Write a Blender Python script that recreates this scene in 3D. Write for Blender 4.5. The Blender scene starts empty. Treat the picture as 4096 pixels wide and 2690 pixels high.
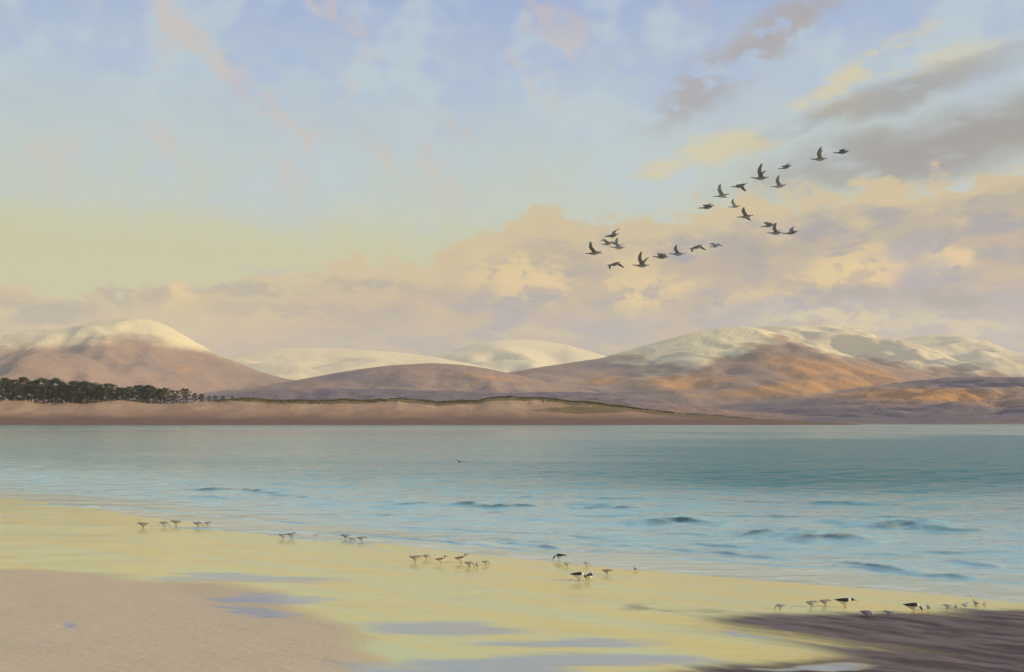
import bpy, bmesh, math, random
import numpy as np
from mathutils import Vector, Matrix

# ------------------------------------------------------------------ frame of reference
F = 983.0            # focal length in pixels of a 1024 wide frame
HC = 5.0             # eye height above the sea (m)
HOR = 418.0          # horizon row in the 1024x672 frame
SUN_EL, SUN_AZ = 19.0, 106.0      # degrees; azimuth clockwise from +Y (the view direction)

scene = bpy.context.scene
col = scene.collection

# ------------------------------------------------------------------ camera
cam = bpy.data.cameras.new('camera')
cam.sensor_width = 36.0
cam.lens = 36.0 * F / 1024.0
cam.shift_y = (HOR - 336.0) / 1024.0
cam.clip_start, cam.clip_end = 0.1, 60000.0
cam_o = bpy.data.objects.new('camera', cam)
cam_o.location = (0, 0, HC)
cam_o.rotation_euler = (math.radians(90), 0, 0)
col.objects.link(cam_o)
scene.camera = cam_o

# ------------------------------------------------------------------ node helpers
def lin(r, g, b):
    """8-bit picture values to scene-linear"""
    f = lambda c: (c / 12.92) if c <= 0.04045 else ((c + 0.055) / 1.055) ** 2.4
    return (f(r / 255.), f(g / 255.), f(b / 255.), 1.0)

class E:
    """a shader-node value that can be written like arithmetic"""
    nt = None
    def __init__(s, sock): s.s = sock
    @classmethod
    def m(c, op, *a, clamp=False):
        n = c.nt.nodes.new('ShaderNodeMath'); n.operation = op; n.use_clamp = clamp
        for i, x in enumerate(a):
            if isinstance(x, E): c.nt.links.new(x.s, n.inputs[i])
            else: n.inputs[i].default_value = float(x)
        return E(n.outputs[0])
    def __add__(s, o): return E.m('ADD', s, o)
    __radd__ = __add__
    def __sub__(s, o): return E.m('SUBTRACT', s, o)
    def __rsub__(s, o): return E.m('SUBTRACT', o, s)
    def __mul__(s, o): return E.m('MULTIPLY', s, o)
    __rmul__ = __mul__
    def __truediv__(s, o): return E.m('DIVIDE', s, o)
    def clamp(s): return E.m('ADD', s, 0.0, clamp=True)

def xyz(x, y, z=0.0):
    n = E.nt.nodes.new('ShaderNodeCombineXYZ')
    for i, v in enumerate((x, y, z)):
        if isinstance(v, E): E.nt.links.new(v.s, n.inputs[i])
        else: n.inputs[i].default_value = v
    return E(n.outputs[0])
def split(v):
    n = E.nt.nodes.new('ShaderNodeSeparateXYZ'); E.nt.links.new(v.s, n.inputs[0])
    return [E(o) for o in n.outputs]
def noise(vec, scale, detail=4, rough=0.55, dist=0.0, color=False, d2=False):
    n = E.nt.nodes.new('ShaderNodeTexNoise')
    if d2: n.noise_dimensions = '2D'
    E.nt.links.new(vec.s, n.inputs['Vector'])
    n.inputs['Scale'].default_value = scale; n.inputs['Detail'].default_value = detail
    n.inputs['Roughness'].default_value = rough; n.inputs['Distortion'].default_value = dist
    return E(n.outputs['Color' if color else 'Fac'])
def sstep(x, a, b):
    n = E.nt.nodes.new('ShaderNodeMapRange'); n.interpolation_type = 'SMOOTHSTEP'
    E.nt.links.new(x.s, n.inputs['Value'])
    lo, hi, flip = (a, b, False) if a < b else (b, a, True)
    n.inputs['From Min'].default_value = lo; n.inputs['From Max'].default_value = hi
    n.inputs['To Min'].default_value = 1.0 if flip else 0.0
    n.inputs['To Max'].default_value = 0.0 if flip else 1.0
    return E(n.outputs[0])
def mix(f, a, b, blend='MIX'):
    n = E.nt.nodes.new('ShaderNodeMix'); n.data_type = 'RGBA'; n.blend_type = blend
    for k, v in ((0, f), (6, a), (7, b)):
        if isinstance(v, E): E.nt.links.new(v.s, n.inputs[k])
        elif k == 0: n.inputs[0].default_value = v
        else: n.inputs[k].default_value = v if len(v) == 4 else (*v, 1)
    return E(n.outputs[2])
def ramp(x, stops, interp='LINEAR'):
    n = E.nt.nodes.new('ShaderNodeValToRGB'); E.nt.links.new(x.s, n.inputs[0])
    cr = n.color_ramp; cr.interpolation = interp
    while len(cr.elements) < len(stops): cr.elements.new(0.5)
    for e, (p, c) in zip(cr.elements, stops):
        e.position = p; e.color = c if not isinstance(c, (int, float)) else (c, c, c, 1)
    return E(n.outputs[0])

# ------------------------------------------------------------------ world: dawn sky with cloud banks
def sky_dir(x, y):
    """azimuth and elevation (degrees) of a place in the 4096-wide picture"""
    X, Z = (x / 4 - 512) / F, (HOR - y / 4) / F
    return math.degrees(math.atan(X)), math.degrees(math.atan2(Z, math.sqrt(1 + X * X)))

def make_world():
    w = bpy.data.worlds.new('World'); scene.world = w; w.use_nodes = True
    nt = w.node_tree; nt.nodes.clear(); E.nt = nt
    tc = nt.nodes.new('ShaderNodeTexCoord')
    d = E(tc.outputs['Generated'])
    x, y, z = split(d)
    az = E.m('MULTIPLY', E.m('ARCTAN2', x, y), 57.29578)
    el = E.m('MULTIPLY', E.m('ARCSINE', z), 57.29578)
    def noise(vec, *k, **kw):
        return globals()['noise'](vec, *k, d2=True, **kw)
    # soft domain warp so no edge is straight
    wv = noise(xyz(az * 0.1, el * 0.16), 1.0, 2, 0.6, color=True)
    wr, wg, wb = split(wv)
    fine = noise(xyz(az * 0.5, el * 0.9), 1.0, 4, 0.62)
    u = az + (wr - 0.5) * 4.5 + (fine - 0.5) * 2.6
    v = el + (wg - 0.5) * 2.2 + (fine - 0.5) * 1.7
    # 1. clear air, yellow low down and blue above
    g = sstep(v, -4, 46)
    def gp(e):
        t = (e + 4) / 50.; return t * t * (3 - 2 * t)
    base = ramp(E.m('ADD', g, 0.0), [
        (gp(-4), lin(206, 196, 160)), (gp(6.0), lin(208, 203, 160)), (gp(8.4), lin(205, 205, 168)),
        (gp(11.0), lin(196, 207, 190)), (gp(14.5), lin(188, 204, 204)), (gp(18.5), lin(176, 197, 215)),
        (gp(23), lin(152, 175, 216)), (gp(34), lin(128, 158, 212)), (gp(46), lin(112, 144, 204))])
    # mottling of the thin high veil: green-grey, lilac and faint peach
    m1 = noise(xyz(az * 0.16 + 42.5, el * 0.2), 1.0, 3, 0.6)
    base = mix(sstep(m1, 0.46, 0.62) * sstep(el, 8, 14) * 0.7, base, lin(186, 206, 216))
    m2 = noise(xyz((az + el * 0.6) * 0.22 + 105.5, (el - az * 0.1) * 0.16), 1.0, 4, 0.65)
    base = mix(sstep(m2, 0.54, 0.70) * sstep(el, 10, 16) * sstep(az, 22, -6) * 0.55, base, lin(214, 192, 176))
    m3 = noise(xyz(az * 0.2 + 75.3, el * 0.3), 1.0, 3, 0.6)
    base = mix(sstep(m3, 0.50, 0.64) * sstep(el, 14, 20) * 0.4, base, lin(152, 178, 224))
    base = mix(sstep(az, 14, -18) * sstep(v, 3.5, 7.5) * sstep(v, 12.5, 9.0) * 0.8, base, lin(203, 203, 156))
    # physical sky underneath
    st = nt.nodes.new('ShaderNodeTexSky'); st.sky_type = 'NISHITA'; st.sun_disc = False
    st.sun_elevation = math.radians(SUN_EL); st.sun_rotation = math.radians(SUN_AZ)
    st.dust_density = 2.0; st.air_density = 1.0
    nish = mix(1.0, E(st.outputs[0]), (0.055, 0.055, 0.055, 1), 'MULTIPLY')
    skyc = mix(0.93, nish, base)

    uv = xyz(u, v)
    def blob(px, py, rx, ry, tilt=0.0, a=1.0):
        """soft elliptical mass centred on a direction of the sky"""
        cu, cv = sky_dir(px, py)
        mp = nt.nodes.new('ShaderNodeMapping'); mp.vector_type = 'TEXTURE'
        nt.links.new(uv.s, mp.inputs['Vector'])
        mp.inputs['Location'].default_value = (cu, cv, 0)
        mp.inputs['Rotation'].default_value = (0, 0, math.radians(tilt))
        mp.inputs['Scale'].default_value = (rx / 4 / F * 57.3, ry / 4 / F * 57.3, 1)
        ln = nt.nodes.new('ShaderNodeVectorMath'); ln.operation = 'LENGTH'; nt.links.new(mp.outputs[0], ln.inputs[0])
        q = sstep(E(ln.outputs['Value']), 1.28, 0.3)
        q.s.node.inputs['To Min'].default_value = a
        return q
    def add(*bs):
        t = bs[0]
        for b in bs[1:]: t = E.m('MAXIMUM', t, b)
        return t
    # texture inside the clouds
    tex = noise(xyz((az + el * 1.2) * 0.22 + 17.8, (el - az * 0.12) * 0.62), 1.0, 4, 0.62)
    puff = noise(xyz(az * 0.36 + 128.8, el * 0.66), 1.0, 4, 0.62)
    # 2. high wisps, upper right
    grey = lin(142, 141, 142)
    wisp = add(blob(3080, 130, 340, 90, 30), blob(2820, 330, 330, 100, 28, 0.9), blob(3000, 240, 200, 70, 30, .9))
    skyc = mix(wisp * sstep(puff, 0.36, 0.54) * 0.9, skyc, lin(162, 159, 164))
    yel = add(blob(3420, 300, 420, 50, 22), blob(3000, 560, 480, 60, 13), blob(2700, 640, 330, 50, 14), blob(3750, 260, 300, 70, 12, .7))
    skyc = mix(yel * sstep(tex, 0.38, 0.58) * 0.8, skyc, lin(212, 200, 160))
    gs = add(blob(3850, 550, 800, 120, 7), blob(3550, 400, 520, 60, 12, .8), blob(4300, 420, 500, 110, 6, .9))
    skyc = mix(gs * sstep(tex, 0.12, 0.5) * 0.92, skyc, grey)
    # 3. the long bank that rises to the right
    pts = [(-1400, 1120), (-500, 1190), (0, 1150), (400, 1185), (800, 1165), (1000, 1140), (1250, 1090), (1700, 1035), (1850, 960), (2100, 850),
           (2600, 820), (3000, 775), (3500, 715), (4096, 670), (5200, 560), (6500, 480)]
    stops = []
    for a, b in pts:
        ua, vb = sky_dir(a, b); stops.append(((ua + 60) / 120., vb / 40.))
    edge = split(ramp((az + 60.0) * (1 / 120.), stops))[0] * 40.0
    below = edge - v                                     # degrees below the bank's upper edge
    bank = sstep(below + (puff - 0.5) * 3.6, -0.25, 0.5)
    body = mix(sstep(tex, 0.42, 0.58), lin(182, 164, 148), lin(150, 149, 160))
    body = mix(sstep(az + el * 0.5, -2, -16) * 0.5, body, lin(184, 164, 148))
    body = mix(sstep(below + (tex - 0.5) * 4.0, 6.0, 2.0) * sstep(az, 6, -8) * 0.8, body, lin(206, 176, 140))
    crest = sstep(below + (tex - 0.5) * 4.5, 3.3, 1.0)
    body = mix(crest * 0.9, body, lin(208, 189, 146))
    body = mix(sstep(noise(xyz((az + el) * 0.16 + 57.5, (el - az * 0.08) * 0.5), 1.0, 4, 0.55), 0.53, 0.60) * 0.4, body, lin(200, 178, 142))
    # sunlit heads and the shaded hollows between them
    lit = add(blob(230, 1190, 190, 90), blob(735, 1195, 150, 95, 0, .9), blob(2060, 1110, 210, 110, -15),
              blob(2520, 1120, 260, 120, -20), blob(2760, 1010, 160, 75, 5, .7), blob(3380, 1110, 430, 115, 22),
              blob(3860, 1020, 130, 110, 30), blob(3530, 1040, 240, 90, 5), blob(2950, 1215, 260, 45, 12, .7))
    body = mix(lit * sstep(puff, 0.40, 0.52), body, lin(224, 198, 138))
    core = add(blob(2590, 1150, 130, 70), blob(3540, 1110, 180, 70, 20), blob(3900, 1040, 70, 70), blob(2100, 1140, 90, 60), blob(760, 1180, 90, 50), blob(230, 1180, 90, 50))
    body = mix(core * sstep(puff, 0.44, 0.58) * 0.9, body, lin(234, 200, 148))
    lil = add(blob(3950, 1270, 380, 110, 4), blob(3700, 1000, 130, 80), blob(3250, 1260, 500, 60), blob(2400, 1275, 500, 40, 0, .5), blob(3760, 1120, 150, 80, 0, .9))
    body = mix(lil * 0.75, body, lin(158, 157, 176))
    dk = add(blob(3400, 1205, 170, 42), blob(3830, 1225, 170, 60, -8), blob(1060, 1180, 260, 34, 0, .6), blob(1520, 1160, 330, 44, 0, .7), blob(2250, 1050, 220, 50, -8, .6), blob(140, 1235, 190, 55, 0, .8), blob(440, 1190, 150, 60, 0, .7), blob(640, 1185, 60, 60, 20, .7), blob(1300, 1270, 520, 50, 0, .55), blob(3000, 1010, 520, 90, 8, .5), blob(3900, 880, 500, 90, 8, .55))
    body = mix(dk * sstep(puff, 0.36, 0.52) * 0.85, body, lin(140, 140, 148))
    skyc = mix(bank * 0.97, skyc, body)
    # small detached roll
    skyc = mix(blob(1110, 1095, 120, 14) * 0.6, skyc, lin(190, 184, 186))
    # low lit rifts just over the mountains
    rift = add(blob(3350, 1290, 360, 26, -4), blob(3800, 1310, 260, 26, -8, .8), blob(2150, 1330, 260, 16, 0, .4))
    skyc = mix(rift * 0.7, skyc, lin(222, 208, 160))
    bg = nt.nodes.new('ShaderNodeBackground'); bg.inputs['Strength'].default_value = 1.0
    nt.links.new(skyc.s, bg.inputs['Color'])
    out = nt.nodes.new('ShaderNodeOutputWorld'); nt.links.new(bg.outputs[0], out.inputs['Surface'])
    w.cycles.sampling_method = 'MANUAL'; w.cycles.sample_map_resolution = 512
make_world()

# ------------------------------------------------------------------ sun
sun = bpy.data.lights.new('sun', 'SUN'); sun.energy = 4.6; sun.angle = math.radians(1.0); sun.color = (1.0, 0.81, 0.47)
so = bpy.data.objects.new('sun', sun); col.objects.link(so)
sd = Vector((math.sin(math.radians(SUN_AZ)) * math.cos(math.radians(SUN_EL)),
             math.cos(math.radians(SUN_AZ)) * math.cos(math.radians(SUN_EL)), math.sin(math.radians(SUN_EL))))
so.rotation_euler = sd.to_track_quat('Z', 'Y').to_euler()
so.location = (60, -40, 60)

vs = scene.view_settings
vs.view_transform = 'Standard'; vs.look = 'None'; vs.gamma = 1.0; vs.use_curve_mapping = False; vs.exposure = 0.08
scene.render.engine = 'CYCLES'
scene.cycles.use_denoising = True
scene.cycles.use_adaptive_sampling = True; scene.cycles.adaptive_threshold = 0.03
scene.cycles.max_bounces = 4; scene.cycles.volume_bounces = 1; scene.cycles.caustics_reflective = False

# ------------------------------------------------------------------ numeric helpers
_rng = np.random.default_rng(7)
_P = _rng.permutation(256); _P = np.concatenate([_P, _P, _P])
_G = _rng.uniform(0, 2 * math.pi, 256)
def perlin(x, y):
    x = np.asarray(x, float); y = np.asarray(y, float)
    xi, yi = np.floor(x).astype(int), np.floor(y).astype(int)
    xf, yf = x - xi, y - yi
    def g(ix, iy, dx, dy):
        a = _G[_P[_P[ix & 255] + (iy & 255)] & 255]
        return np.cos(a) * dx + np.sin(a) * dy
    s = lambda t: t * t * t * (t * (t * 6 - 15) + 10)
    a, b = s(xf), s(yf)
    n0 = g(xi, yi, xf, yf) * (1 - a) + g(xi + 1, yi, xf - 1, yf) * a
    n1 = g(xi, yi + 1, xf, yf - 1) * (1 - a) + g(xi + 1, yi + 1, xf - 1, yf - 1) * a
    return (n0 * (1 - b) + n1 * b) * 1.5
def fbm(x, y, o=5, r=0.5):
    t, a = 0, 1.0
    for i in range(o):
        t = t + a * perlin(x * 2 ** i + 17.3 * i, y * 2 ** i - 9.1 * i); a *= r
    return t
def ss(x, a, b):
    t = np.clip((x - a) / (b - a), 0, 1); return t * t * (3 - 2 * t)
def project(X, Y, Z):
    """picture coordinates (4096 wide) of points in the place"""
    Y = np.maximum(Y, 0.5)
    return (512 + F * X / Y) * 4, (HOR - F * (Z - HC) / Y) * 4
def smooth_profile(pts, xs, k=9):
    p = np.array(pts, float); y = np.interp(xs, p[:, 0], p[:, 1])
    ker = np.hanning(k + 2)[1:-1]; ker /= ker.sum()
    return np.convolve(np.pad(y, k // 2, mode='edge'), ker, 'valid')

def tag(o, label=None, category=None, group=None, kind=None):
    for k, v in (('label', label), ('category', category), ('group', group), ('kind', kind)):
        if v: o[k] = v
    return o
def link(name, me, mat=None, parent=None):
    o = bpy.data.objects.new(name, me); col.objects.link(o)
    if mat is not None and len(me.materials) == 0: me.materials.append(mat)
    if parent is not None: o.parent = parent
    return o
def grid_mesh(name, X, Y, Z, attrs=None):
    """mesh from 2-D arrays, smooth shaded, with float attributes"""
    r, c = X.shape
    co = np.stack([X, Y, Z], -1).reshape(-1, 3)
    i = np.arange(r * c).reshape(r, c)
    f = np.stack([i[:-1, :-1], i[:-1, 1:], i[1:, 1:], i[1:, :-1]], -1).reshape(-1, 4)
    me = bpy.data.meshes.new(name)
    me.vertices.add(len(co)); me.vertices.foreach_set('co', co.ravel().astype(np.float32))
    me.loops.add(f.size); me.loops.foreach_set('vertex_index', f.ravel().astype(np.int32))
    me.polygons.add(len(f))
    me.polygons.foreach_set('loop_start', np.arange(0, f.size, 4, dtype=np.int32))
    me.update(calc_edges=True)
    me.polygons.foreach_set('use_smooth', np.ones(len(f), bool))
    for k, v in (attrs or {}).items():
        a = me.attributes.new(k, 'FLOAT', 'POINT'); a.data.foreach_set('value', np.asarray(v, np.float32).ravel())
    me.update()
    return me

# ------------------------------------------------------------------ materials
def new_mat(name):
    m = bpy.data.materials.new(name); m.use_nodes = True
    nt = m.node_tree; nt.nodes.clear(); E.nt = nt
    p = nt.nodes.new('ShaderNodeBsdfPrincipled'); o = nt.nodes.new('ShaderNodeOutputMaterial')
    nt.links.new(p.outputs[0], o.inputs['Surface'])
    return m, p
def put(p, key, v):
    if isinstance(v, E): E.nt.links.new(v.s, p.inputs[key])
    else: p.inputs[key].default_value = v if not isinstance(v, tuple) or len(v) == 4 else (*v, 1)
def attr(name):
    n = E.nt.nodes.new('ShaderNodeAttribute'); n.attribute_name = name; return E(n.outputs['Fac'])
def attr_col(name):
    n = E.nt.nodes.new('ShaderNodeAttribute'); n.attribute_name = name; return E(n.outputs['Color'])
def position():
    n = E.nt.nodes.new('ShaderNodeNewGeometry'); return E(n.outputs['Position'])
def bump(h, strength, dist, p, base=None):
    n = E.nt.nodes.new('ShaderNodeBump')
    if isinstance(strength, E): E.nt.links.new(strength.s, n.inputs['Strength'])
    else: n.inputs['Strength'].default_value = strength
    n.inputs['Distance'].default_value = dist
    E.nt.links.new(h.s, n.inputs['Height'])
    if base is not None: E.nt.links.new(base, n.inputs['Normal'])
    if p is not None: E.nt.links.new(n.outputs[0], p.inputs['Normal'])
    return n.outputs[0]

def hill_material():
    m, p = new_mat('hill_ground')
    pos = position(); x, y, z = split(pos)
    n1 = noise(pos, 0.006, 6, 0.62); n2 = noise(pos, 0.03, 5, 0.6); n3 = noise(pos, 0.0018, 4, 0.55)
    snow, brk, hth = attr('snow'), attr('bracken'), attr('heather')
    c = mix(sstep(n3, 0.4, 0.6), (0.30, 0.20, 0.15), (0.36, 0.24, 0.175))
    c = mix(sstep(brk + (n1 - 0.5) * 0.9, 0.25, 0.75), c, (0.52, 0.265, 0.105))
    c = mix(sstep(hth + (n1 - 0.5) * 0.9, 0.25, 0.8), c, (0.205, 0.160, 0.165))
    c = mix(sstep(n2, 0.52, 0.68) * 0.35, c, (0.14, 0.10, 0.085))
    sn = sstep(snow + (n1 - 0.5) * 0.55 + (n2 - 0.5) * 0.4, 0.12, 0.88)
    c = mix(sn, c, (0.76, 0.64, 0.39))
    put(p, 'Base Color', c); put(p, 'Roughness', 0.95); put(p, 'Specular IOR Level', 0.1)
    bump(n1 * 1.0 + n2 * 0.4, 0.8, 16.0, p)
    return m
def dune_material():
    m, p = new_mat('dune_sand')
    pos = position(); x, y, z = split(pos)
    n1 = noise(pos, 0.05, 5, 0.6); n2 = noise(pos, 0.4, 4, 0.6); n3 = noise(xyz(x * 0.02, y * 0.1, z * 0.3), 1.0, 4, 0.6)
    c = mix(sstep(n1, 0.35, 0.65), (0.35, 0.215, 0.14), (0.42, 0.285, 0.19))
    c = mix(attr('damp') * (0.75 + n3 * 0.5), c, (0.185, 0.105, 0.075))
    c = mix(sstep(attr('grass') + (n1 - 0.5) * 0.9 + (n2 - 0.5) * 0.3, 0.4, 0.62), c, (0.17, 0.125, 0.06))
    put(p, 'Base Color', c); put(p, 'Roughness', 0.9); put(p, 'Specular IOR Level', 0.15)
    bump(n1 + n2 * 0.3, 0.6, 1.0, p)
    return m
def sea_material():
    m, p = new_mat('sea_water')
    pos = position(); x, y, z = split(pos)
    sh, ruf, foam = attr('shallow'), attr('ruffle'), attr('foam')
    big = noise(xyz(x * 0.006, y * 0.03), 1.0, 4, 0.6)
    streak = noise(xyz(x * 0.02, y * 0.16, 4.0), 1.0, 5, 0.6)
    r = (ruf + (big - 0.5) * 0.5 + (streak - 0.5) * 0.45).clamp()
    deep = mix(r, (0.15, 0.34, 0.35), (0.002, 0.150, 0.165))
    c = mix(sstep(sh, 0.0, 1.0), deep, (0.34, 0.54, 0.55))
    c = mix(sstep(sh, 0.965, 1.0), c, (0.50, 0.56, 0.42))
    c = mix(attr('face') * 0.9, c, (0.055, 0.085, 0.085))  # shade of the wave fronts, painted dark into the base colour
    c = mix(foam, c, (0.72, 0.74, 0.70))
    put(p, 'Base Color', c)
    put(p, 'Roughness', 0.10 + r * 0.16); put(p, 'IOR', 1.33)
    w1 = noise(xyz(x * 0.35 + y * 0.2, y * 1.1), 1.0, 5, 0.6); w2 = noise(xyz(x * 1.6, y * 4.2, 2.0), 1.0, 4, 0.6)
    w3 = noise(xyz(x * 0.07, y * 0.26, 5.0), 1.0, 4, 0.55)
    put(p, 'Specular IOR Level', 0.42)
    bump(w3 * 2.2 + w1 * 0.7 + w2 * 0.10, 0.15 + r * 0.6, 0.5, p)
    return m
def beach_material():
    m, p = new_mat('beach_sand')
    pos = position(); x, y, z = split(pos)
    wet, dark, pool = attr('wet'), attr('dark'), attr('pool')
    # along-shore streaking
    a = x * 0.806 - y * 0.591; b = x * 0.591 + y * 0.806
    st = noise(xyz(a * 0.08, b * 0.9), 1.0, 5, 0.6); st2 = noise(xyz(a * 0.5, b * 3.0, 3.3), 1.0, 4, 0.6)
    grain = noise(pos, 45.0, 3, 0.7); clump = noise(pos, 6.0, 5, 0.65); speck = noise(pos, 16.0, 2, 0.5)
    wt = sstep(wet + (st - 0.5) * 0.55 + (st2 - 0.5) * 0.2, 0.12, 0.88)
    dk = sstep(dark + (st - 0.5) * 1.2 + (st2 - 0.5) * 0.6, 0.15, 0.85)
    pl = sstep(pool + (st - 0.5) * 0.6 + (st2 - 0.5) * 0.4, 0.2, 0.85)
    dry = mix(sstep(clump, 0.3, 0.7), (0.60, 0.475, 0.315), (0.66, 0.53, 0.36))
    dry = mix((grain - 0.5) * 0.6 + 0.2, dry, (0.52, 0.405, 0.26))
    dry = mix(sstep(speck, 0.70, 0.76) * 0.35, dry, (0.60, 0.52, 0.42))
    ws = mix(sstep(st, 0.35, 0.65), (0.72, 0.59, 0.165), (0.62, 0.615, 0.275))
    broad = noise(xyz(a * 0.12, b * 0.35, 8.0), 1.0, 4, 0.6)
    dry = mix(sstep(broad, 0.42, 0.66) * 0.35, dry, (0.50, 0.40, 0.27))
    c = mix(wt, dry, ws)
    c = mix(pl * 0.8, c, (0.30, 0.35, 0.44))  # blue sky reflection painted into the pools' base colour
    dkc = mix(sstep(st2, 0.35, 0.65), (0.080, 0.057, 0.053), (0.190, 0.142, 0.130))
    dkc = mix(sstep(clump, 0.55, 0.75) * 0.5, dkc, (0.17, 0.12, 0.09))
    c = mix(dk * (1.0 - pl * 0.9), c, dkc)
    put(p, 'Base Color', c)
    gl = (wt * 0.62 + 0.0)
    rough = mix(wt, (0.95,) * 3, (0.15,) * 3)
    rough = mix(dk, rough, (0.62,) * 3)
    rough = mix(pl, rough, (0.07,) * 3)
    put(p, 'Roughness', split(rough)[0]); put(p, 'IOR', 1.33)
    put(p, 'Specular IOR Level', 0.12 + wt * 0.5 - dk * (1.0 - pl) * 0.38)
    ripple = noise(xyz(a * 1.5, b * 7.0, 1.0), 1.0, 4, 0.6)
    hgt = clump * 0.5 + grain * 0.12 + ripple * 0.3 + st * 1.6
    bump(hgt, 0.10 + (1.0 - wt) * 0.8 + dk * 0.5, 0.04, p)
    return m
def simple_mat(name, rgb, rough=0.8, var=0.25, scale=30.0, spec=0.3):
    m, p = new_mat(name)
    n = E.nt.nodes.new('ShaderNodeTexCoord'); o = E(n.outputs['Object'])
    k = noise(o, scale, 4, 0.6)
    c = mix(k, tuple(v * (1 - var) for v in rgb), tuple(min(1, v * (1 + var)) for v in rgb))
    put(p, 'Base Color', c); put(p, 'Roughness', rough); put(p, 'Specular IOR Level', spec)
    return m
def feather_mat(name):
    m, p = new_mat(name)
    n = E.nt.nodes.new('ShaderNodeTexCoord'); o = E(n.outputs['Object'])
    k = noise(o, 40.0, 4, 0.6)
    oi = E.nt.nodes.new('ShaderNodeObjectInfo'); pale = E(oi.outputs['Alpha'])
    c = mix((k - 0.3).clamp() * 0.5, attr_col('Col'), (0.05, 0.045, 0.04))
    c = mix(1.0 - pale, c, (0.52, 0.49, 0.50))  # fading in hazy air, painted as a pale tint over the plumage
    put(p, 'Base Color', c); put(p, 'Roughness', 0.75); put(p, 'Specular IOR Level', 0.2)
    return m
HILL, DUNE, SEA, BEACH = hill_material(), dune_material(), sea_material(), beach_material()

# ------------------------------------------------------------------ ground sheet
def ground():
    s = 12500.0
    xs = np.linspace(-s, s, 41); ys = np.linspace(-2500, s, 31)
    X, Y = np.meshgrid(xs, ys)
    me = grid_mesh('ground', X, Y, np.full(X.shape, -2.0), {'snow': np.zeros(X.size), 'bracken': np.zeros(X.size), 'heather': np.zeros(X.size)})
    tag(link('ground', me, HILL), 'brown moorland floor spreading under the hills and the bay', kind='structure')
ground()

# ------------------------------------------------------------------ beach
SN = np.array((0.591, 0.806))       # seaward normal of the waterline
SHORE_X = [-420, -100, -32.2, -11.5, 1.3, 7.3, 13.4, 30, 60, 420]
SHORE_Y = [330, 118, 61.8, 43.6, 34.2, 30.3, 26.6, 17, 2, -160]
def inland(X, Y):
    """metres from the waterline, positive up the beach"""
    return (np.interp(X, SHORE_X, SHORE_Y) - Y) * 0.8 + 0.7 * fbm(X * 0.06, Y * 0.06, 3)
def beach_height(X, Y):
    d = inland(X, Y)
    z = np.where(d > 0, 0.013 * d, 0.035 * d)
    z = np.minimum(z, 0.9) + np.where(d > 45, (d - 45) * 0.05, 0) * (d < 140) + np.where(d >= 140, 4.75, 0)
    z = z + 0.02 * fbm(X * 0.16, Y * 0.3, 4) * ss(d, -4, 8)
    return np.maximum(z, -1.6)
def on_beach(px, py):
    """place on the beach seen at a picture point (4096 wide)"""
    dy = py / 4 - HOR; z = 0.1
    for _ in range(12):
        Y = (HC - z) * F / dy; X = (px / 4 - 512) / F * Y
        z = float(beach_height(np.array([X]), np.array([Y]))[0])
    return X, Y, z
def inside(px, py, poly):
    r = np.zeros(px.shape, bool); n = len(poly)
    for i in range(n):
        x0, y0 = poly[i]; x1, y1 = poly[(i + 1) % n]
        if y0 == y1: continue
        c = ((y0 > py) != (y1 > py)) & (px < (x1 - x0) * (py - y0) / (y1 - y0) + x0)
        r ^= c
    return r
def blur(a, kx, ky):
    for k, ax in ((kx, 1), (ky, 0)):
        if k < 2: continue
        ker = np.hanning(k + 2)[1:-1]; ker /= ker.sum()
        a = np.apply_along_axis(lambda v: np.convolve(np.pad(v, (k // 2, k - 1 - k // 2), mode='edge'), ker, 'valid'), ax, a)
    return a
def spaced(*segs):
    out = []
    for a, b, n in segs: out.append(np.linspace(a, b, n, endpoint=False))
    return np.concatenate(out + [np.array([segs[-1][1]])])
DARK = [(2780, 2500), (2850, 2468), (3100, 2462), (3500, 2455), (3800, 2445), (4100, 2428), (9000, 2380), (9000, 2690), (5200, 2900), (2500, 2900), (2480, 2720), (2750, 2672), (3150, 2640), (3330, 2625), (3300, 2600), (3130, 2570), (3000, 2530)]
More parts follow.
